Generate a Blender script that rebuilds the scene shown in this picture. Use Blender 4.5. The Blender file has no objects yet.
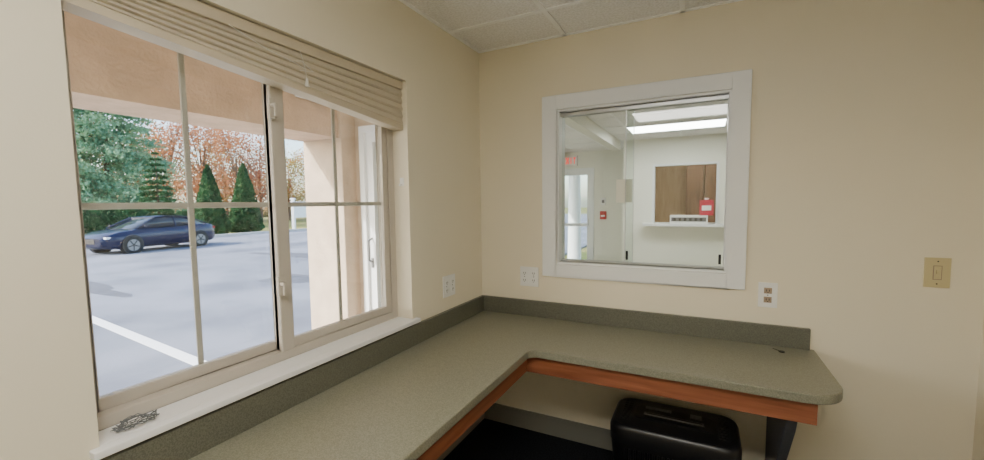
import bpy, bmesh, math, random
import numpy as np
from mathutils import Vector, Matrix
random.seed(3); np.random.seed(3)
D=bpy.data; C=bpy.context

# ---------------------------------------------------------------- materials
def lin(c):
    return tuple(((x/255)/12.92 if x/255<=0.04045 else ((x/255+0.055)/1.055)**2.4) for x in c)
def mat(name, rgb, rough=0.6, metal=0.0, var=0.0, vscale=8.0, bump=0.0, bscale=60.0, emit=None, estr=0.0, spec=0.5, rgb2=None, detail=4, trans=0.0, lo=.38, hi=.62):
    m=D.materials.new(name); m.use_nodes=True
    nt=m.node_tree; b=nt.nodes['Principled BSDF']
    b.inputs['Roughness'].default_value=rough; b.inputs['Metallic'].default_value=metal
    b.inputs['Specular IOR Level'].default_value=spec
    c=lin(rgb)
    b.inputs['Base Color'].default_value=(*c,1)
    if var>0 or rgb2 is not None or bump>0:
        tc=nt.nodes.new('ShaderNodeTexCoord')
    r=None
    if var>0 or rgb2 is not None:
        n=nt.nodes.new('ShaderNodeTexNoise'); n.inputs['Scale'].default_value=vscale; n.inputs['Detail'].default_value=detail
        nt.links.new(tc.outputs['Object'],n.inputs['Vector'])
        r=nt.nodes.new('ShaderNodeValToRGB')
        r.color_ramp.elements[0].position=lo; r.color_ramp.elements[1].position=hi
        c2=lin(rgb2) if rgb2 is not None else tuple(min(1,x*(1+var)) for x in c)
        c1=c if rgb2 is not None else tuple(x*(1-var) for x in c)
        r.color_ramp.elements[0].color=(*c1,1); r.color_ramp.elements[1].color=(*c2,1)
        nt.links.new(n.outputs['Fac'],r.inputs['Fac']); nt.links.new(r.outputs['Color'],b.inputs['Base Color'])
    if bump>0:
        n2=nt.nodes.new('ShaderNodeTexNoise'); n2.inputs['Scale'].default_value=bscale; n2.inputs['Detail'].default_value=3
        nt.links.new(tc.outputs['Object'],n2.inputs['Vector'])
        bp=nt.nodes.new('ShaderNodeBump'); bp.inputs['Strength'].default_value=bump; bp.inputs['Distance'].default_value=0.01
        nt.links.new(n2.outputs['Fac'],bp.inputs['Height']); nt.links.new(bp.outputs['Normal'],b.inputs['Normal'])
    if emit is not None:
        b.inputs['Emission Color'].default_value=(*lin(emit),1); b.inputs['Emission Strength'].default_value=estr
    if trans>0:
        t=nt.nodes.new('ShaderNodeBsdfTranslucent'); t.inputs['Color'].default_value=(*c,1)
        if r: nt.links.new(r.outputs['Color'],t.inputs['Color'])
        x=nt.nodes.new('ShaderNodeMixShader'); x.inputs['Fac'].default_value=trans
        nt.links.new(b.outputs[0],x.inputs[1]); nt.links.new(t.outputs[0],x.inputs[2]); nt.links.new(x.outputs[0],nt.nodes['Material Output'].inputs['Surface'])
    return m
def glass(name, tint=(255,255,255), refl=0.06):
    m=D.materials.new(name); m.use_nodes=True; nt=m.node_tree; nt.nodes.clear()
    o=nt.nodes.new('ShaderNodeOutputMaterial'); t=nt.nodes.new('ShaderNodeBsdfTransparent'); g=nt.nodes.new('ShaderNodeBsdfGlossy')
    t.inputs['Color'].default_value=(*lin(tint),1); g.inputs['Roughness'].default_value=0.02
    x=nt.nodes.new('ShaderNodeMixShader'); x.inputs['Fac'].default_value=refl
    nt.links.new(t.outputs[0],x.inputs[1]); nt.links.new(g.outputs[0],x.inputs[2]); nt.links.new(x.outputs[0],o.inputs['Surface'])
    return m
def wood(name, a, b2, scale=(1.5,22,22), rough=0.4):
    m=D.materials.new(name); m.use_nodes=True; nt=m.node_tree; b=nt.nodes['Principled BSDF']
    tc=nt.nodes.new('ShaderNodeTexCoord'); mp=nt.nodes.new('ShaderNodeMapping'); mp.inputs['Scale'].default_value=scale
    n=nt.nodes.new('ShaderNodeTexNoise'); n.inputs['Scale'].default_value=2.0; n.inputs['Detail'].default_value=6; n.inputs['Distortion'].default_value=0.4
    r=nt.nodes.new('ShaderNodeValToRGB'); r.color_ramp.elements[0].position=.3; r.color_ramp.elements[1].position=.7
    r.color_ramp.elements[0].color=(*lin(a),1); r.color_ramp.elements[1].color=(*lin(b2),1)
    nt.links.new(tc.outputs['Object'],mp.inputs['Vector']); nt.links.new(mp.outputs[0],n.inputs['Vector']); nt.links.new(n.outputs['Fac'],r.inputs['Fac']); nt.links.new(r.outputs['Color'],b.inputs['Base Color'])
    b.inputs['Roughness'].default_value=rough
    return m

M={}
M['wall']=mat('paint_cream',(239,230,207),0.75,bump=0.05,bscale=180,spec=0.25)
M['wallL']=mat('paint_cream_window_side',(236,228,207),0.75,bump=0.05,bscale=180,spec=0.25)
M['lobby']=mat('paint_lobby',(240,240,228),0.7,spec=0.25)
M['tile']=mat('ceiling_tile',(252,251,250),0.9,rgb2=(236,235,233),vscale=90,bump=0.2,bscale=150,spec=0.1)
M['grid']=mat('ceiling_grid',(253,253,252),0.4)
M['carpet']=mat('carpet',(34,36,40),0.95,var=0.3,vscale=120,bump=0.5,bscale=300,spec=0.1)
M['lfloor']=mat('lobby_tile_floor',(190,182,168),0.4,var=0.1)
M['base']=mat('vinyl_base',(126,125,116),0.6)
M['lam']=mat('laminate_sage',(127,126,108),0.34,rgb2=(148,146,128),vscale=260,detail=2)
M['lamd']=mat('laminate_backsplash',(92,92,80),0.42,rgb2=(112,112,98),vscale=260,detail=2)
M['cherry']=wood('cherry_wood',(132,78,54),(168,106,76))
M['cherryy']=wood('cherry_wood_side',(132,78,54),(168,106,76),scale=(22,1.5,22))
M['trimw']=mat('trim_white',(241,243,244),0.4)
M['sill']=mat('sill_white',(243,243,243),0.35)
M['vinyl']=mat('window_vinyl',(194,186,174),0.45)
M['glass']=glass('window_glass',(250,252,252),0.05)
M['glass2']=glass('slider_glass',(246,250,249),0.06)
M['blind']=mat('blind_fabric',(224,214,192),0.7,var=0.04,vscale=3,trans=0.25)
M['blindr']=mat('blind_rail',(202,190,166),0.5)
M['cord']=mat('cord_white',(240,236,226),0.6)
M['plate']=mat('plate_white',(243,243,240),0.35)
M['beige']=mat('plate_beige',(208,194,150),0.4)
M['brown']=mat('socket_brown',(158,138,120),0.4)
M['dark']=mat('slot_dark',(40,36,34),0.5)
M['black']=mat('black_plastic',(14,14,16),0.45)
M['blackg']=mat('black_gloss',(22,22,25),0.3)
M['gray']=mat('gray_metal',(120,122,124),0.35,metal=0.6)
M['alu']=mat('aluminium',(196,198,198),0.3,metal=0.7)
M['brk']=mat('bracket_gray',(80,82,88),0.5)
M['light']=mat('added_troffer_lens',(255,255,250),0.5,emit=(255,251,243),estr=17.0)  # glow of the fixture added out of view in the room
M['light2']=mat('troffer_lens_lobby',(255,255,250),0.5,emit=(255,254,250),estr=17.0)
M['light3']=mat('troffer_lens_dim',(255,255,250),0.5,emit=(255,253,246),estr=3.0)
M['light4']=mat('added_lens_reception',(255,255,250),0.5,emit=(255,248,236),estr=10.0)  # own glow strength, to lift the dark reception cabinets
M['red']=mat('red_plastic',(190,24,24),0.4)
M['exit']=mat('exit_red',(200,40,30),0.4,emit=(255,50,30),estr=1.5)
M['pink']=mat('tissue_box_red',(196,36,66),0.5)
M['stucco']=mat('stucco_tan',(202,178,156),0.9,var=0.09,vscale=5,bump=0.7,bscale=40,spec=0.1)
M['stuccol']=mat('stucco_light',(204,184,162),0.9,var=0.08,vscale=5,bump=0.6,bscale=40,spec=0.1)
M['asph']=mat('asphalt',(98,102,113),0.9,rgb2=(134,137,147),vscale=0.5,bump=0.4,bscale=30,spec=0.2,detail=12,lo=.3,hi=.62)
M['lotshade']=mat('asphalt_shadow_streak',(84,86,95),0.9,var=0.15,vscale=3)  # darker asphalt tone, tree shadow put into the colour
M['paint']=mat('lot_paint',(246,246,246),0.7)
M['grass']=mat('grass',(104,112,62),0.95,rgb2=(140,132,80),vscale=0.6,spec=0.1)
M['conc']=mat('concrete',(188,184,178),0.85,var=0.06,vscale=4)
M['bark']=mat('bark',(110,92,80),0.95,var=0.3,vscale=6)
M['lpine']=mat('needles_pine',(98,148,120),0.8,rgb2=(156,190,146),vscale=0.7,spec=0.2,trans=.3)
M['larb']=mat('needles_arborvitae',(36,74,48),0.8,rgb2=(62,104,62),vscale=2.0,spec=0.2,trans=.2)
M['lrust']=mat('leaves_rust',(178,112,72),0.8,rgb2=(208,156,114),vscale=0.7,spec=0.2,trans=.35)
M['lred']=mat('leaves_red',(170,94,70),0.8,rgb2=(198,130,100),vscale=0.7,spec=0.2,trans=.35)
M['lgold']=mat('leaves_gold',(204,160,84),0.8,rgb2=(166,170,96),vscale=0.6,spec=0.2,trans=.35)
M['lhedge']=mat('hedge_leaves',(112,120,72),0.8,rgb2=(164,130,88),vscale=0.4,spec=0.2,trans=.3)
M['carp']=mat('car_paint_blue',(10,20,54),0.22,metal=0.2)
M['carglass']=mat('car_glass',(24,30,38),0.08)
M['tire']=mat('tire',(22,22,24),0.8)
M['rim']=mat('rim',(130,132,136),0.35,metal=0.8)
M['lamp']=mat('head_lamp',(225,228,232),0.15)
M['tail']=mat('tail_lamp',(150,16,20),0.25)
M['brownwood']=wood('brown_cabinet',(118,86,60),(152,114,82),scale=(14,14,1.5),rough=0.5)
M['tanwood']=wood('tan_door',(184,152,114),(202,172,134),scale=(14,14,1.5),rough=0.5)
M['debris']=mat('debris',(120,124,126),0.8)

# ---------------------------------------------------------------- builder
class B:
    def __init__(s): s.v=[];s.f=[];s.mi=[];s.m=[];s.sm=[]
    def _m(s,k):
        if k not in s.m: s.m.append(k)
        return s.m.index(k)
    def add(s,v,f,k,smooth=False):
        o=len(s.v); s.v+= [tuple(x) for x in v]; i=s._m(k)
        for q in f: s.f.append([a+o for a in q]); s.mi.append(i); s.sm.append(smooth)
        return s
    def box(s,a,b,k,rot=None,piv=None):
        x0,x1=sorted((a[0],b[0]));y0,y1=sorted((a[1],b[1]));z0,z1=sorted((a[2],b[2]))
        v=[Vector(p) for p in [(x0,y0,z0),(x1,y0,z0),(x1,y1,z0),(x0,y1,z0),(x0,y0,z1),(x1,y0,z1),(x1,y1,z1),(x0,y1,z1)]]
        if rot is not None:
            c=Vector(piv) if piv else Vector(((x0+x1)/2,(y0+y1)/2,(z0+z1)/2))
            v=[rot@(p-c)+c for p in v]
        return s.add(v,[(0,3,2,1),(4,5,6,7),(0,1,5,4),(1,2,6,5),(2,3,7,6),(3,0,4,7)],k)
    def cyl(s,p0,p1,r,k,r2=None,seg=20,caps=True):
        p0=Vector(p0);p1=Vector(p1);r2=r if r2 is None else r2
        d=(p1-p0).normalized(); a=d.orthogonal().normalized(); b=d.cross(a)
        v=[]
        for (p,rr) in ((p0,r),(p1,r2)):
            for i in range(seg):
                t=2*math.pi*i/seg; v.append(p+rr*(math.cos(t)*a+math.sin(t)*b))
        s.add(v,[(i,(i+1)%seg,seg+(i+1)%seg,seg+i) for i in range(seg)],k,True)
        if caps:
            s.add(v[:seg],[tuple(reversed(range(seg)))],k); s.add(v[seg:],[tuple(range(seg))],k)
        return s
    def prism(s,pts,z0,z1,k,axis='z',smooth=False):
        def P(p,t):
            return (p[0],p[1],t) if axis=='z' else ((t,p[0],p[1]) if axis=='x' else (p[0],t,p[1]))
        n=len(pts); v=[P(p,z0) for p in pts]+[P(p,z1) for p in pts]
        s.add(v,[tuple(reversed(range(n))),tuple(range(n,2*n))],k)
        return s.add(v,[(i,(i+1)%n,n+(i+1)%n,n+i) for i in range(n)],k,smooth)
    def loft(s,rings,k,caps=True,smooth=True):
        n=len(rings[0]); v=[p for r in rings for p in r]; f=[]
        for j in range(len(rings)-1):
            for i in range(n): f.append((j*n+i,j*n+(i+1)%n,(j+1)*n+(i+1)%n,(j+1)*n+i))
        s.add(v,f,k,smooth)
        if caps:
            s.add(rings[0],[tuple(reversed(range(n)))],k); s.add(rings[-1],[tuple(range(n))],k)
        return s
    def tube(s,pts,r,k,seg=8):
        for a,b in zip(pts[:-1],pts[1:]): s.cyl(a,b,r,k,seg=seg)
        return s
    def obj(s,name,bevel=0,loc=None,rotz=None,fix=True):
        me=D.meshes.new(name); me.from_pydata(s.v,[],s.f)
        for k in s.m: me.materials.append(M[k])
        me.polygons.foreach_set('material_index',s.mi); me.polygons.foreach_set('use_smooth',s.sm)
        me.update()
        if fix:
            bm=bmesh.new(); bm.from_mesh(me); bmesh.ops.remove_doubles(bm,verts=bm.verts,dist=1e-6) if bevel>0 else None
            bmesh.ops.recalc_face_normals(bm,faces=bm.faces); bm.to_mesh(me); bm.free()
        o=D.objects.new(name,me); C.collection.objects.link(o)
        if bevel>0:
            md=o.modifiers.new('bevel','BEVEL'); md.width=bevel; md.segments=2; md.limit_method='ANGLE'; md.angle_limit=math.radians(50)
        if loc: o.location=loc
        if rotz is not None: o.rotation_euler=(0,0,rotz)
        return o
def parent(name,kids,loc=(0,0,0)):
    e=D.objects.new(name,None); C.collection.objects.link(e); e.location=loc
    for n,k in kids:
        k.name=n; k.parent=e; k.matrix_parent_inverse=Matrix.Translation(Vector(loc)).inverted()
    return e

H=2.39; RX=2.30
# ---------------------------------------------------------------- room shell
WY0,WY1,WZ0,WZ1=-1.937,-0.735,0.87,2.03
b=B()
b.box((-.2,-3.7,-.35),(0,WY0,2.6),'wallL').box((-.2,WY1,-.35),(0,.12,2.6),'wallL')
b.box((-.2,WY0,-.35),(0,WY1,WZ0-.02),'wallL').box((-.2,WY0,WZ1),(0,WY1,2.6),'wallL')
b.obj('wall_left')
PX0,PX1,PZ0,PZ1=.512,1.395,1.075,1.977
b=B()
b.box((0,0,0),(PX0,.12,H),'wall').box((PX1,0,0),(3.4,.12,H),'wall').box((PX0,0,0),(PX1,.12,PZ0),'wall').box((PX0,0,PZ1),(PX1,.12,H),'wall')
b.obj('wall_back')
B().box((RX,-3.6,0),(RX+.12,0,H),'wall').obj('wall_right')
B().box((-.0,-3.7,0),(RX+.12,-3.6,H),'wall').obj('wall_front')
B().box((0,-3.6,-.1),(RX,0,0),'carpet').obj('floor')
def ceiling(name,x0,x1,y0,y1,gx,gy,z=H,step=.61):
    b=B(); b.box((x0,y0,z),(x1,y1,z+.03),'tile')
    x=gx
    while x-step>x0: x-=step
    while x<x1:
        b.box((x-.012,y0,z-.006),(x+.012,y1,z),'grid'); x+=step
    y=gy
    while y-step>y0: y-=step
    while y<y1:
        b.box((x0,y-.012,z-.0055),(x1,y+.012,z),'grid'); y+=step
    b.box((x0,y0,z-.006),(x0+.02,y1,z),'grid').box((x0,y1-.02,z-.006),(x1,y1,z),'grid')
    b.box((x1-.02,y0,z-.006),(x1,y1,z),'grid')
    return b.obj(name)
ceiling('ceiling',0,RX,-3.6,0,.56,-.35)
def troffer(name,x0,x1,y0,y1,lens,z=H):
    b=B(); w=.03
    b.box((x0,y0,z-.02),(x1,y0+w,z-.006),'grid').box((x0,y1-w,z-.02),(x1,y1,z-.006),'grid').box((x0,y0+w,z-.02),(x0+w,y1-w,z-.006),'grid').box((x1-w,y0+w,z-.02),(x1,y1-w,z-.006),'grid')
    b.box((x0+w,y0+w,z-.014),(x1-w,y1-w,z-.007),lens)
    return b.obj(name)
troffer('ceiling_light',.56,1.78,-2.79,-2.18,'light')  # unseen fixture, added behind the camera to light the room

B().box((0,-.008,0),(RX,-.0,.12),'base').obj('baseboard_back')
B().box((0,-3.6,0),(.008,-.008,.12),'base').obj('baseboard_left')
B().box((RX-.008,-3.6,0),(RX,-.008,.12),'base').obj('baseboard_right')

# ---------------------------------------------------------------- window_1
b=B()
x0,x1=-.165,-.09; fw=.04
yl,yr=WY0-.028,WY1; zb,zt=WZ0,WZ1
b.box((x0,yl,zb),(x1,yl+fw,zt),'vinyl').box((x0,yr-fw,zb),(x1,yr,zt),'vinyl')
b.box((x0,yl+fw,zb),(x1,yr-fw,zb+.035),'vinyl').box((x0,yl+fw,zt-fw),(x1,yr-fw,zt),'vinyl')
frame=b.obj('f',bevel=.004)
yc=-1.358
def sash(y0,y1,xa,xb,s=.034,k='vinyl'):
    b=B(); z0=zb+.035; z1=zt-fw
    b.box((xa,y0,z0),(xb,y0+s,z1),k).box((xa,y1-s,z0),(xb,y1,z1),k).box((xa,y0+s,z0),(xb,y1-s,z0+s),k).box((xa,y0+s,z1-s),(xb,y1-s,z1),k)
    ym=(y0+y1)/2; zm=1.445; xm=(xa+xb)/2
    b.box((xm-.010,ym-.009,z0+s),(xm-.003,ym+.009,z1-s),k)
    b.box((xm-.010,y0+s,zm-.009),(xm-.0035,y1-s,zm+.009),k)
    f=b.obj('s',bevel=.003)
    g=B().box((xm-.001,y0+s,z0+s),(xm+.003,y1-s,z1-s),'glass').obj('g')
    return f,g
s1,g1=sash(yl+fw,yc+.02,-.150,-.125)
s2,g2=sash(yc-.03,yr-fw,-.122,-.097)
post=B().box((-.12,yc-.03,zb+.035),(-.082,yc+.022,zt-fw),'vinyl').obj('p',bevel=.004)
lk=B()
for z in (1.15,1.78):
    lk.box((-.082,yc-.045,z-.035),(-.066,yc-.022,z+.035),'vinyl').cyl((-.07,yc-.034,z+.01),(-.045,yc-.034,z+.01),.008,'vinyl',seg=10).box((-.052,yc-.04,z-.03),(-.044,yc-.028,z+.015),'vinyl')
lk=lk.obj('l',bevel=.002)
parent('window_1',[('frame',frame),('sash_left',s1),('pane_left',g1),('sash_right',s2),('pane_right',g2),('meeting_stile',post),('latches',lk)])
B().box((-.09,WY0,WZ0-.02),(0,WY1,WZ0),'sill').box((0,WY0-.02,WZ0-.02),(.03,WY1+.03,WZ0),'sill').obj('trim_1',bevel=.003)
B().box((-.05,WY1-.006,1.53),(-.028,WY1,1.57),'plate').cyl((-.04,WY1-.02,1.535),(-.04,WY1-.004,1.535),.006,'plate',seg=8).obj('blind_cord_cleat')

# ---------------------------------------------------------------- blind
b=B()
ya,yb=WY0+.004,WY1-.004
b.box((-.08,ya,WZ1-.04),(-.018,yb,WZ1-.002),'blindr')
hr=b.obj('h',bevel=.003)
b=B(); N=5
zl,zr=1.932,1.822; top=WZ1-.04
for i in range(N):
    t0=i/N; t1=(i+.99)/N; tm=t0+(t1-t0)*.75
    # fabric folds: shallow overlapping laps
    A=[(-.030,top-(top-zl)*t0,top-(top-zr)*t0),(-.021,top-(top-zl)*tm,top-(top-zr)*tm),(-.026,top-(top-zl)*t1,top-(top-zr)*t1),(-.075,top-(top-zl)*t1,top-(top-zr)*t1),(-.075,top-(top-zl)*t0,top-(top-zr)*t0)]
    b.loft([[(p[0],ya,p[1]) for p in A],[(p[0],yb,p[2]) for p in A]],'blind',smooth=False)
fold=b.obj('f')
b=B()
q=((-.082,0),(-.022,0),(-.022,-.022),(-.082,-.022))
b.loft([[(x,ya,zl+z) for x,z in q],[(x,yb,zr+z) for x,z in q]],'blindr',smooth=False)
br=b.obj('b')
b=B()
b.tube([(-.014,-1.56,1.99),(-.012,-1.44,1.955),(-.010,-1.36,1.945),(-.010,-1.29,1.93)],.0013,'cord',6)
b.tube([(-.014,-1.31,1.99),(-.012,-1.305,1.97),(-.010,-1.295,1.93),(-.010,-1.29,1.89)],.0013,'cord',6)
b.tube([(-.010,-1.36,1.94),(-.010,-1.31,1.955),(-.010,-1.26,1.93),(-.010,-1.32,1.92)],.0013,'cord',6)
b.cyl((-.010,-1.29,1.90),(-.010,-1.29,1.87),.004,'cord',r2=.008,seg=10)
cd=b.obj('c')
parent('window_blind',[('headrail',hr),('fabric_folds',fold),('bottom_rail',br),('pull_cord',cd)])

# ---------------------------------------------------------------- counter
def arc(cx,cy,r,a0,a1,n=8):
    return [(cx+r*math.cos(math.radians(a0+(a1-a0)*i/n)),cy+r*math.sin(math.radians(a0+(a1-a0)*i/n))) for i in range(n+1)]
CZ=.74; ED=.56; XR=1.76; YE=-3.0
pts=[(0.002,-.002),(XR,-.002)]+arc(XR-.13,-ED+.13,.13,0,-90,10)+arc(ED+.04,-ED-.04,.04,90,180,5)+[(ED,YE),(0.002,YE)]
top_=B().prism(pts,CZ-.036,CZ,'lam').obj('t',bevel=.004)
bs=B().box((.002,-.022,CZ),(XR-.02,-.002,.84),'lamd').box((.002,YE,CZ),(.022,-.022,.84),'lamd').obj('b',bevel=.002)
ap=B().box((ED-.03,-ED+.03,.615),(XR-.09,-ED+.05,CZ-.037),'cherry').obj('a',bevel=.002)
ap2=B().box((ED-.05,YE+.02,.615),(ED-.03,-ED+.05,CZ-.037),'cherryy').obj('a2',bevel=.002)
k1=B().prism([(-.004,.70),(-.49,.70),(-.49,.60),(-.46,.54),(-.20,.18),(-.004,.10)],1.585,1.62,'brk',axis='x').obj('br',bevel=.003)
k2=B().prism([(.004,.70),(.49,.70),(.49,.60),(.46,.56),(.10,.18),(.004,.14)],-2.86,-2.82,'brk',axis='y').obj('k2',bevel=.003)
parent('counter',[('countertop',top_),('backsplash',bs),('apron_back',ap),('apron_left',ap2),('bracket_1',k1),('bracket_2',k2)])

# ---------------------------------------------------------------- shredder
def rrect(x0,x1,y0,y1,r,z,n=6):
    P=[]
    for (cx,cy,a) in ((x1-r,y1-r,0),(x0+r,y1-r,90),(x0+r,y0+r,180),(x1-r,y0+r,270)):
        for i in range(n+1):
            t=math.radians(a+90*i/n); P.append([cx+r*math.cos(t),cy+r*math.sin(t),z])
    return P
b=B(); X0,X1,Y0,Y1=.905,1.45,-.41,-.09
rings=[]
for z,i in ((.0,.03),(.02,.02),(.27,.0),(.30,.0)): rings.append(rrect(X0+i,X1-i,Y0+i,Y1-i,.07,z))
b.loft(rings,'black')
rings=[]
for z,i in ((.30,-.006),(.362,-.006),(.38,.002),(.385,.010)): rings.append(rrect(X0+i,X1-i,Y0+i,Y1-i,.07,z))
b.loft(rings,'blackg')
for i in range(20):
    x=X0+.075+i*.0208; b.cyl((x,Y0+.004,.03),(x,Y0-.001,.28),.005,'blackg',seg=8)
body=b.obj('b',fix=True)
b=B(); t=.384
b.loft([rrect(X0+.09,X1-.09,-.31,-.16,.03,t),rrect(X0+.10,X1-.10,-.30,-.17,.03,t+.005)],'black')
b.box((X0+.14,-.265,t+.005),(X1-.14,-.245,t+.01),'gray').box((X0+.15,-.259,t+.01),(X1-.15,-.251,t+.0105),'dark')
b.box((X0+.14,-.20,t+.005),(X0+.26,-.18,t+.01),'gray').box((X1-.2,-.21,t+.005),(X1-.15,-.18,t+.011),'gray')
for i in range(9): b.box((X0+.04,-.34+i*.024,t),(X0+.08,-.333+i*.024,t+.004),'black').box((X1-.08,-.34+i*.024,t),(X1-.04,-.333+i*.024,t+.004),'black')
hd=b.obj('h')
parent('paper_shredder',[('bin',body),('feed_head',hd)],loc=(1.165,-.255,0))

# ---------------------------------------------------------------- plates
def plate(name,pos,wall,w,h,kind,k='plate'):
    def T(u,n,z):
        return (pos[0]+u,pos[1]-n,pos[2]+z) if wall=='back' else (pos[0]+n,pos[1]+u,pos[2]+z)
    b=B()
    b.box(T(-w/2,0,-h/2),T(w/2,.006,h/2),k)
    if kind in('duplex2','duplex'):
        us=(-w/4,w/4) if kind=='duplex2' else (0,)
        sk_='brown' if kind=='duplex' else k
        for u in us:
            for z in (-.022,.022):
                b.box(T(u-.016,.006,z-.014),T(u+.016,.009,z+.014),sk_)
                for du in (-.006,.006): b.box(T(u+du-.0015,.009,z-.004),T(u+du+.0015,.0095,z+.006),'dark')
                b.cyl(T(u,.009,z-.009),T(u,.0095,z-.009),.0025,'dark',seg=8)
            b.cyl(T(u,.006,0),T(u,.0075,0),.003,'gray',seg=8)
    if kind=='switch':
        b.box(T(-.014,.006,-.03),T(.014,.0075,.03),'brown').box(T(-.011,.0075,-.027),T(.011,.009,.027),'beige').box(T(-.006,.009,-.004),T(.006,.018,.012),'beige').cyl(T(0,.006,.047),T(0,.0075,.047),.003,'dark',seg=8).cyl(T(0,.006,-.047),T(0,.0075,-.047),.003,'dark',seg=8)
    return b.obj(name,bevel=.0012)
plate('electrical_outlet',(0,-.40,.975),'left',.12,.12,'duplex2')
plate('electrical_outlet',(.335,0,.985),'back',.12,.12,'duplex2')
plate('electrical_outlet',(1.57,0,.982),'back',.078,.12,'duplex')
plate('light_switch',(2.155,0,1.13),'back',.08,.125,'switch','beige')

b=B(); p=[]
for i in range(90):
    t=i*.55; r=.010+.022*random.random(); p.append((-.035+r*math.cos(t),-1.85+1.7*r*math.sin(t),.875+.014*random.random()))
b.tube(p,.0011,'debris',5); b.obj('wire_scrap')
B().cyl((1.62,-.10,.74),(1.62,-.10,.744),.012,'black').tube([(1.62,-.1,.743),(1.60,-.09,.745),(1.59,-.07,.743)],.0015,'black').obj('cable_grommet')

# ---------------------------------------------------------------- pass-through window_2
b=B(); th=.018
ox0,ox1,oz0,oz1=.425,1.475,1.0,2.057
b.box((ox0,-th,oz0),(PX0,0,oz1),'trimw').box((PX1,-th,oz0),(ox1,0,oz1),'trimw').box((PX0,-th,PZ1),(PX1,0,oz1),'trimw').box((PX0,-th,oz0),(PX1,0,PZ0),'trimw')
cas=b.obj('c',bevel=.003)
b=B(); j=.012
b.box((PX0,-.0,PZ0),(PX0+j,.12,PZ1),'trimw').box((PX1-j,0,PZ0),(PX1,.12,PZ1),'trimw').box((PX0+j,0,PZ1-j),(PX1-j,.12,PZ1),'trimw').box((PX0+j,0,PZ0),(PX1-j,.12,PZ0+j),'trimw')
jb=b.obj('j')
b=B()
for zz0,zz1 in ((PZ0+j,PZ0+j+.012),(PZ1-j-.022,PZ1-j)):
    b.box((PX0+j,.03,zz0),(PX1-j,.034,zz1),'alu').box((PX0+j,.048,zz0),(PX1-j,.052,zz1),'alu').box((PX0+j,.066,zz0),(PX1-j,.07,zz1),'alu').box((PX0+j,.03,zz0 if zz0<1.5 else zz1-.004),(PX1-j,.07,zz0+.004 if zz0<1.5 else zz1),'alu')
tr=b.obj('t')
z0=PZ0+j+.006; z1=PZ1-j-.006
pL=B().box((PX0+j,.056,z0),(.935,.061,z1),'glass2').obj('pl')
pR=B().box((.895,.038,z0),(PX1-j-.004,.043,z1),'glass2').obj('pr')
b=B().box((.893,.0365,z0),(.897,.0445,z1),'alu').box((.933,.0555,z0),(.936,.0615,z1),'alu')
b.box((.902,.030,1.115),(.914,.038,1.165),'black').box((1.358,.030,1.115),(1.370,.038,1.165),'black')
hn=b.obj('hn')
nt_=B().box((.842,.0545,1.435),(.928,.0558,1.565),'lobby').obj('n')
parent('window_2',[('casing',cas),('jamb',jb),('track',tr),('pane_left',pL),('pane_right',pR),('handles',hn),('taped_note',nt_)])

# ---------------------------------------------------------------- lobby
LY=4.4
fx0,fx1,fz0,fz1=.60,1.49,1.11,2.0
b=B()
b.box((.17,LY,0),(fx0,LY+.12,H),'lobby').box((fx1,LY,0),(3.4,LY+.12,H),'lobby').box((fx0,LY,0),(fx1,LY+.12,fz0),'lobby').box((fx0,LY,fz1),(fx1,LY+.12,H),'lobby')
b.box((.17,LY+.12,0),(.29,7.2,H),'lobby')
b.obj('wall_lobby_far')
B().box((3.4,0,0),(3.5,7.2,H),'lobby').obj('wall_lobby_right')
dx0,dx1=-1.55,-.52; dz=2.08
b=B()
b.box((-1.9,5.4,0),(dx0,5.52,H),'lobby').box((dx1,5.4,0),(.17,5.52,H),'lobby').box((dx0,5.4,dz),(dx1,5.52,H),'lobby')
b.obj('wall_lobby_back')
b=B()
c=.06
b.box((dx0,5.37,0),(dx0+c,5.46,dz),'trimw').box((dx1-c,5.37,0),(dx1,5.46,dz),'trimw').box((dx0+c,5.37,dz-.05),(dx1-c,5.46,dz),'trimw')
e0,e1=dx0+c,dx1-c
b.box((e0,5.40,.0),(e0+.07,5.44,dz-.05),'trimw').box((e1-.07,5.40,0),(e1,5.44,dz-.05),'trimw').box((e0+.07,5.4,dz-.13),(e1-.07,5.44,dz-.05),'trimw').box((e0+.07,5.4,0),(e1-.07,5.44,.22),'trimw').box((e0+.07,5.4,.98),(e1-.07,5.44,1.04),'trimw')
b.box((e0+.07,5.418,.22),(e1-.07,5.422,.98),'glass').box((e0+.07,5.418,1.04),(e1-.07,5.422,dz-.13),'glass')
b.cyl((e1-.035,5.37,1.0),(e1-.035,5.37,1.12),.01,'alu')
b.obj('door_1')
b=B().box((-1.13,5.35,2.13),(-.83,5.40,2.32),'plate')
def L(x,segs):
    for (a0,c0,a1,c1) in segs: b.box((x+a0*.045,5.346,2.165+c0*.12),(x+a1*.045,5.35,2.165+c1*.12),'exit')
L(-1.105,[(0,0,.3,1),(.3,0,1,.18),(.3,.41,.85,.59),(.3,.82,1,1)])
L(-1.04,[(0,.6,.35,1),(.65,.6,1,1),(.3,.35,.7,.65),(0,0,.35,.4),(.65,0,1,.4)])
L(-.972,[(.35,0,.65,1)])
L(-.905,[(.35,0,.65,.82),(0,.82,1,1)])
b.obj('exit_sign')
b=B().box((-.40,5.35,1.12),(-.29,5.40,1.27),'red').box((-.38,5.335,1.17),(-.31,5.35,1.20),'plate'); b.obj('fire_alarm_pull_station',bevel=.003)
b=B().box((-.39,5.36,1.38),(-.30,5.40,1.52),'plate').box((-.37,5.355,1.42),(-.32,5.36,1.48),'gray'); b.obj('thermostat',bevel=.003)
B().box((-2.0,.92,-.35),(-1.88,5.52,2.6),'lobby').obj('wall_lobby_left')
ex0,ex1,ez=-1.80,-.86,2.22
b=B()
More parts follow.
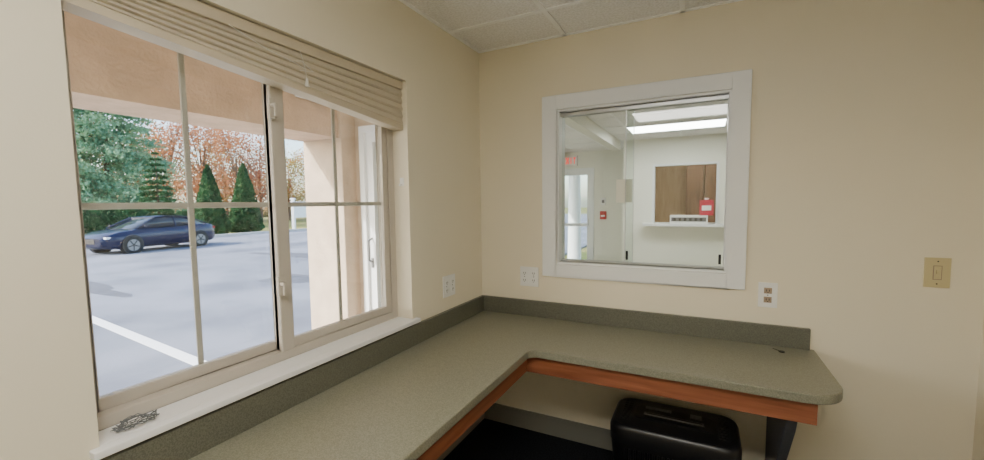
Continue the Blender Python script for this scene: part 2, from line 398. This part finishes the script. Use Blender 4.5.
b.box((-1.88,.8,-.35),(ex0,.92,2.6),'stuccol').box((ex1,.8,-.35),(-.2,.92,2.6),'stuccol').box((ex0,.8,ez),(ex1,.92,2.6),'stuccol').box((ex0,.8,-.35),(ex1,.92,-.12),'conc')
b.box((-.32,.12,-.35),(-.2,.8,2.6),'stuccol')
b.obj('wall_entry')
b=B(); s=.09
b.box((ex0,.77,-.12),(ex0+.06,.9,ez),'trimw').box((ex1-.06,.77,-.12),(ex1,.9,ez),'trimw').box((ex0+.06,.77,ez-.06),(ex1-.06,.9,ez),'trimw')
a0,a1=ex0+.06,ex1-.06
b.box((a0,.80,-.12),(a0+s,.85,ez-.06),'trimw').box((a1-s,.80,-.12),(a1,.85,ez-.06),'trimw').box((a0+s,.80,ez-.16),(a1-s,.85,ez-.06),'trimw').box((a0+s,.80,-.12),(a1-s,.85,.12),'trimw')
b.box((a0+s,.822,.12),(a1-s,.828,ez-.16),'glass')
b.tube([(a0+.045,.80,.86),(a0+.045,.75,.88),(a0+.045,.75,1.08),(a0+.045,.80,1.10)],.009,'gray').box((a0+.03,.793,.80),(a0+.06,.80,.90),'gray')
b.obj('door_2')
B().box((-1.88,.92,-.1),(3.4,7.2,0),'lfloor').box((-.2,.12,-.1),(3.4,.92,0),'lfloor').obj('floor_lobby')
ceiling('ceiling_lobby',-1.88,3.4,.12,7.2,.38,3.1)
B().box((0.0,.12,H-.14),(.12,LY+.0,H-.007),'lobby').obj('ceiling_beam')
troffer('ceiling_light',.38,1.54,3.1,3.69,'light2')
troffer('ceiling_light',.99,2.21,1.6,2.1,'light3')
troffer('ceiling_light',-1.2,-.59,3.1,3.69,'light2')
b=B(); w=.03
b.box((fx0-.0,LY-.012,fz0),(fx0+w,LY+.12,fz1),'trimw').box((fx1-w,LY-.012,fz0),(fx1,LY+.12,fz1),'trimw').box((fx0+w,LY-.012,fz1-w),(fx1-w,LY+.12,fz1),'trimw')
b.box((fx0-.12,LY-.16,fz0-.04),(fx1+.08,LY+.3,fz0),'trimw')
b.obj('window_3')
B().box((.29,6.2,0),(3.4,6.3,H),'tanwood').obj('wall_reception_back')
b=B()
for i,(a,c) in enumerate(((1.02,1.30),(1.32,1.66),(1.68,2.02))):
    b.box((a,5.85,0),(c,6.19,2.15),'brownwood').box((a+.02,5.835,.05),(c-.02,5.85,2.1),'brownwood').cyl((c-.05,5.82,1.0),(c-.05,5.82,1.12),.008,'alu')
b.obj('storage_cabinet',bevel=.003)
troffer('ceiling_light',.9,1.5,4.9,5.5,'light4')  # unseen fixture, added to brighten the cabinets behind window_3
b=B().box((.86,LY-.10,fz0),(1.36,LY+.10,fz0+.12),'plate').box((.88,LY-.104,fz0+.03),(1.34,LY-.10,fz0+.09),'gray')
for i in range(6): b.box((.91+i*.07,LY-.107,fz0+.04),(.94+i*.07,LY-.104,fz0+.08),'dark')
b.obj('label_printer',bevel=.004)
b=B().box((1.25,LY-.08,fz0+.12),(1.43,LY+.04,fz0+.34),'pink').box((1.28,LY-.084,fz0+.19),(1.40,LY-.08,fz0+.26),'plate').cyl((1.34,LY-.02,fz0+.34),(1.34,LY-.02,fz0+.37),.02,'plate',r2=.035)
b.obj('tissue_box',bevel=.003)

# ---------------------------------------------------------------- exterior
G=-.33
B().box((-2.6,-4.2,2.62),(3.7,7.5,2.85),'stuccol').obj('roof_canopy')
B().box((-2.42,-6.0,2.10),(-1.92,.62,2.62),'stucco').obj('porch_beam')
B().box((-2.43,.62,G),(-1.88,1.1,2.62),'stuccol').box((-2.48,.57,G),(-1.83,1.15,G+.25),'stuccol').obj('stucco_column',bevel=.01)
B().box((-2.43,-6.5,G),(-1.88,-6.0,2.62),'stuccol').obj('stucco_column',bevel=.01)
B().box((-2.6,-6.6,2.62),(-.2,-4.2,2.85),'stuccol').obj('porch_roof')
B().box((-2.9,-5.95,G-.06),(-.21,.56,G+.12),'conc').obj('sidewalk',bevel=.01)
B().box((-24,-45,G-.06),(-2.9,60,G),'asph').obj('parking_lot')
B().box((-140,-120,G-.4),(60,140,G-.06),'grass').obj('lawn')
B().box((-24.2,-45,G-.06),(-24,60,G+.14),'conc').obj('curb')
def line(p0,p1,w):
    p0=Vector((*p0,0));p1=Vector((*p1,0));d=(p1-p0).normalized();n=Vector((-d.y,d.x,0))*w/2
    B().prism([tuple((p0-n)[:2]),tuple((p1-n)[:2]),tuple((p1+n)[:2]),tuple((p0+n)[:2])],G,G+.004,'paint').obj('parking_line')
line((-8.0,.55),(-3.1,.13),.14)
line((-8.2,-2.2),(-3.2,-2.6),.14)
def blob(name,cx,cy,rx,ry,seed):
    random.seed(seed); P=[]
    for i in range(26):
        t=2*math.pi*i/26; r=1+.25*math.sin(3*t+seed)+.15*random.uniform(-1,1); P.append((cx+rx*r*math.cos(t),cy+ry*r*math.sin(t)))
    B().prism(P,G,G+.003,'lotshade').obj(name)
blob('asphalt_shadow_streak',-7.4,4.3,1.0,.5,1); blob('asphalt_shadow_streak',-11,1.6,1.6,.35,2); blob('asphalt_shadow_streak',-12,7.5,1.8,.4,4)  # tree-shadow streaks on the lot, painted as flat dark blobs

# trees ---------------------------------------------------
def leafmesh(centers,size,matk,trunk=None,aspect=1.0):
    n=len(centers); c=np.asarray(centers)
    a=np.random.normal(size=(n,3)); a/=np.linalg.norm(a,axis=1)[:,None]
    bb=np.random.normal(size=(n,3)); bb-= (bb*a).sum(1)[:,None]*a; bb/=np.linalg.norm(bb,axis=1)[:,None]
    s=(size*(.6+.8*np.random.rand(n)))[:,None]
    v=np.stack([c-a*s-bb*s*aspect*.2,c+bb*s*aspect*.6,c+a*s+bb*s*aspect*.1,c-bb*s*aspect*.6],1).reshape(-1,3)
    bld=trunk if trunk else B()
    o=len(bld.v); k=bld._m(matk)
    bld.v+= [tuple(x) for x in v]; bld.f+= [[o+4*i,o+4*i+1,o+4*i+2,o+4*i+3] for i in range(n)]; bld.mi+=[k]*n; bld.sm+=[False]*n
    return bld
def decid(h,rad,matk,n,size,seed):
    np.random.seed(seed); random.seed(seed)
    b=B(); b.cyl((0,0,0),(0,0,h*.45),h*.018,'bark',r2=h*.011,seg=8)
    cl=[]
    for i in range(34):
        t=random.uniform(0,2*math.pi); zz=random.uniform(.28,1.0); rr=rad*math.sqrt(max(.05,1-((zz-.6)/.45)**2))*random.uniform(.3,.95)
        p=Vector((rr*math.cos(t),rr*math.sin(t),h*zz*.95)); cl.append(p)
        s0=Vector((0,0,h*min(.45,zz*.6))); mid=(s0+p)/2+Vector((0,0,.05*h))
        b.cyl(s0,mid,h*.006,'bark',r2=h*.004,seg=5,caps=False); b.cyl(mid,p,h*.004,'bark',r2=h*.001,seg=5,caps=False)
        for q in range(4):
            e=p+Vector((random.uniform(-1,1),random.uniform(-1,1),random.uniform(-.3,1)))*h*.10
            b.cyl(mid.lerp(p,.6),e,h*.002,'bark',r2=h*.0006,seg=4,caps=False)
    pts=[]
    for i in range(n):
        c=random.choice(cl); r=rad*.34
        d=np.random.normal(size=3)*r*.6; pts.append((c.x+d[0],c.y+d[1],max(h*.14,c.z+d[2]*.8)))
    return leafmesh(pts,size,matk,b)
def conif(h,rad,matk,n,size,seed,droop=.25,base=.1):
    np.random.seed(seed); random.seed(seed)
    b=B(); b.cyl((0,0,0),(0,0,h*.97),h*.02,'bark',r2=.02,seg=8)
    pts=[]; lv=int(h*2.0)
    br=[]
    for l in range(lv):
        z=h*(base+(1-base)*l/lv); R=rad*(1-(l/lv))**.8
        for q in range(8):
            t=random.uniform(0,6.28); R2=R*random.uniform(.7,1.15); br.append((z,t,R2))
            b.cyl((0,0,z),(R2*math.cos(t),R2*math.sin(t),z-droop*R2*.6+.1*R2),.03,'bark',r2=.008,seg=4,caps=False)
    w=np.array([x[2] for x in br]); w/=w.sum(); idx=np.random.choice(len(br),n,p=w)
    for i in idx:
        z,t,R2=br[i]; u=random.uniform(.1,1)**.7; d=np.random.normal(size=3)*.10*R2*np.array([1,1,.45])
        pts.append((u*R2*math.cos(t)+d[0],u*R2*math.sin(t)+d[1],max(.35,z-droop*R2*u*u+.1*R2*u+d[2])))
    return leafmesh(pts,size,matk,b)
def arbor(h,rad,matk,n,size,seed,pw=.75):
    np.random.seed(seed); random.seed(seed)
    b=B(); b.cyl((0,0,0),(0,0,h*.9),.08,'bark',r2=.02,seg=8)
    pts=[]
    for i in range(n):
        u=random.random()**1.3; R=rad*min(1,(u+.14)*5)*(1-u)**pw*1.05
        t=random.uniform(0,6.28); r=R*(random.uniform(.55,1))*(1+.08*math.sin(7*t+9*u))
        pts.append((r*math.cos(t),r*math.sin(t),max(.12,.02*h+u*h*.98)))
    return leafmesh(pts,size,matk,b)
CAM=Vector((1.275,-2.35,1.44)); YAW=math.radians(27); F=411.0
def dirpx(px,dist):
    a=YAW-math.atan((px-492)/F)
    return (CAM.x-math.sin(a)*dist, CAM.y+math.cos(a)*dist)
def place(meshobj,name,px,dist,sc=1.0,rz=0,z=G-.06):
    x,y=dirpx(px,dist); 
    if meshobj.get('used'):
        o=D.objects.new(name,meshobj.data); C.collection.objects.link(o)
    else: o=meshobj; o['used']=1
    o.name=name; o.location=(x,y,z); o.scale=(sc,sc,sc); o.rotation_euler=(0,0,rz); return o
pine=conif(14,5.0,'lpine',24000,.11,1).obj('pine_tree',fix=False)
place(pine,'pine_tree',112,45,1.08); place(pine,'pine_tree',62,44,1.0,2.0); place(pine,'pine_tree',15,48,1.1,4)
spr=conif(7,1.6,'larb',11000,.10,5).obj('spruce_tree',fix=False); place(spr,'spruce_tree',160,35,.82)
ar=arbor(4.1,.95,'larb',14000,.08,7).obj('arborvitae',fix=False)
place(ar,'arborvitae',211,31.5,1.08); place(ar,'arborvitae',246,33,1.15,1.5)
sh=arbor(1.7,1.1,'larb',7000,.07,9,pw=.4).obj('shrub',fix=False)
for px,ds,sc in ((92,31,1.0),(104,32,1.15),(118,33,.95),(132,33,1.1),(184,37,.9),(78,30,1.1)): place(sh,'shrub',px,ds,sc,px)
t1=decid(11,4.2,'lrust',4200,.12,11).obj('autumn_tree',fix=False)
t2=decid(11,4.6,'lred',4200,.12,12).obj('autumn_tree',fix=False)
t3=decid(10,4.0,'lgold',4200,.12,13).obj('autumn_tree',fix=False)
for (m,px,ds,sc,rz) in ((t1,172,56,1.0,0),(t1,205,54,1.0,1),(t3,228,62,1.0,2),(t2,262,58,1.0,3),(t1,240,52,.9,4),(t3,290,60,.85,5),(t1,318,64,.9,1.3),(t2,345,62,1.0,2.2),(t3,140,60,1.1,.4),(t1,375,62,1,.8),(t1,90,64,1.1,2.9)):
    place(m,'autumn_tree',px,ds,sc,rz)
np.random.seed(21)
N=16000; pts=np.stack([np.random.uniform(-1.4,1.4,N),np.random.uniform(-35,85,N),.3+np.random.rand(N)**1.2*2.0],1)
pts[:,2]*=(.75+.25*np.sin(pts[:,1]*.9)+.15*np.sin(pts[:,1]*2.3)); pts[:,2]=np.maximum(pts[:,2],.36)
hb=B(); hb.box((-.9,-35,0),(.9,85,.7),'lhedge')
leafmesh(pts,.22,'lhedge',hb); h=hb.obj('hedge',fix=False); h.location=(-64,0,G-.06)
x,y=dirpx(303,36)
b=B()
for yy in (-1.3,1.3): b.box((-.1,yy-.1,0),(.1,yy+.1,2.3),'trimw').box((-.14,yy-.14,2.3),(.14,yy+.14,2.42),'trimw')
b.box((-.08,-1.5,1.9),(.08,1.5,2.15),'trimw').box((-.03,-1.2,.9),(.03,1.2,1.8),'trimw')
b.obj('entrance_sign_frame',loc=(x,y,G-.06),rotz=.4)
B().cyl((-1.34,7.0,G+.1),(-1.34,7.0,2.5),.16,'trimw',r2=.13,seg=28).box((-1.57,6.77,G-.06),(-1.11,7.23,G+.12),'trimw').box((-1.54,6.8,2.4),(-1.14,7.2,2.62),'trimw').obj('porch_column')

# ---------------------------------------------------------------- car
def car():
    st=[(-2.30,.62,.42,.62,.70),(-2.24,.76,.28,.66,.92),(-2.0,.86,.22,.72,1.00),(-1.5,.90,.20,.78,1.02),(-.9,.91,.20,.78,.98),(0,.91,.20,.76,.95),(.8,.91,.20,.74,.94),(1.2,.90,.20,.72,.92),(1.8,.87,.20,.66,.84),(2.15,.78,.22,.60,.74),(2.32,.60,.32,.52,.62)]
    rings=[]
    for x,w,zb_,zs,zt_ in st:
        rings.append([(x,-w*.9,zb_),(x,-w,zb_+.12),(x,-w,zs),(x,-w*.93,zt_-.03),(x,-w*.8,zt_),(x,0,zt_+.02),(x,w*.8,zt_),(x,w*.93,zt_-.03),(x,w,zs),(x,w,zb_+.12),(x,w*.9,zb_)])
    body=B().loft(rings,'carp').obj('b')
    gs=[(-1.85,.66,1.0,1.01),(-1.05,.72,.97,1.33),(-.75,.73,.96,1.39),(-.1,.73,.95,1.41),(.35,.73,.94,1.38),(1.2,.72,.92,.94)]
    rings=[[(x,-w-.09 if zt_-zb_>.2 else -w-.02,zb_-.02),(x,-w+.10,zt_-.03),(x,-w+.2,zt_),(x,w-.2,zt_),(x,w-.10,zt_-.03),(x,w+.09 if zt_-zb_>.2 else w+.02,zb_-.02)] for x,w,zb_,zt_ in gs]
    gh=B().loft(rings,'carglass').obj('g')
    rings=[[(x,-w+.06,z),(x,-w+.09,z+.03),(x,w-.09,z+.03),(x,w-.06,z)] for x,w,z in ((-1.12,.70,1.305),(-.75,.72,1.37),(-.1,.72,1.39),(.35,.70,1.36),(.42,.66,1.33))]
    rf=B().loft(rings,'carp'); 
    for s in (-1,1):
        for (xa,za,xb_,zb2) in ((1.2,.94,.38,1.36),(-.38,.95,-.40,1.38),(-1.78,1.01,-1.08,1.32)):
            rf.cyl((xa,s*.81,za),(xb_,s*.64,zb2),.032,'carp',seg=8)
    rf=rf.obj('r')
    wh=B()
    for x in (-1.38,1.42):
        for s in (-1,1):
            wh.cyl((x,s*.70,.33),(x,s*.915,.33),.385,'black',seg=28)
            wh.cyl((x,s*.72,.32),(x,s*.925,.32),.325,'tire',seg=28)
            wh.cyl((x,s*.925,.32),(x,s*.93,.32),.225,'rim',seg=24)
            for i in range(5):
                t=i*1.2566; wh.box((x-.02,s*.93-.004,.32),(x+.02,s*.93+.004,.53),'tire',rot=Matrix.Rotation(t+.6,3,'Y'),piv=(x,s*.93,.32))
    wh=wh.obj('w')
    lt=B()
    for s in (-1,1):
        lt.box((2.08,s*.74-.12,.60),(2.24,s*.70+.08,.68),'lamp'); lt.box((-2.29,s*.64-.12,.76),(-2.18,s*.64+.12,.87),'tail')
        lt.box((.85,s*.92-.0,.98),(1.0,s*1.0,1.08),'carp')
    lt.box((2.24,-.3,.42),(2.33,.3,.60),'dark').box((-2.31,-.25,.55),(-2.25,.25,.66),'plate')
    lt=lt.obj('l',bevel=.01)
    return parent('car',[('body',body),('greenhouse',gh),('roof',rf),('wheels',wh),('lights',lt)])
c=car(); c.location=(-19.6,6.7,G); 
ax=Vector((.22,-.975,0)); c.rotation_euler=(0,0,math.atan2(ax.y,ax.x))

# ---------------------------------------------------------------- light
w=D.worlds.new('World'); C.scene.world=w; w.use_nodes=True; nt=w.node_tree
bg=nt.nodes['Background']; sk=nt.nodes.new('ShaderNodeTexSky'); sk.sky_type='NISHITA'; sk.sun_disc=False; sk.sun_elevation=math.radians(35); sk.sun_rotation=math.radians(215); sk.dust_density=2.0
nt.links.new(sk.outputs[0],bg.inputs['Color']); bg.inputs['Strength'].default_value=.95
sl=D.lights.new('sun','SUN'); sl.energy=10.0; sl.angle=.01; sl.color=(1,.96,.9); so=D.objects.new('sun',sl); C.collection.objects.link(so)
so.rotation_euler=Vector((.5,.72,-.62)).to_track_quat('-Z','Y').to_euler(); so.location=(-10,-10,12)

# ---------------------------------------------------------------- camera
p=math.radians(4.3); th_=math.radians(.7)
f=Vector((-math.sin(YAW)*math.cos(p),math.cos(YAW)*math.cos(p),-math.sin(p))); r0=Vector((math.cos(YAW),math.sin(YAW),0)); u0=r0.cross(f)
r=math.cos(th_)*r0-math.sin(th_)*u0; u=math.cos(th_)*u0+math.sin(th_)*r0
cd=D.cameras.new('camera'); cd.sensor_width=36; cd.lens=36*F/984; cd.clip_start=.02; cd.clip_end=500; cd.shift_y=.0043
co=D.objects.new('camera',cd); C.collection.objects.link(co)
co.matrix_world=Matrix(((r.x,u.x,-f.x,CAM.x),(r.y,u.y,-f.y,CAM.y),(r.z,u.z,-f.z,CAM.z),(0,0,0,1)))
C.scene.camera=co
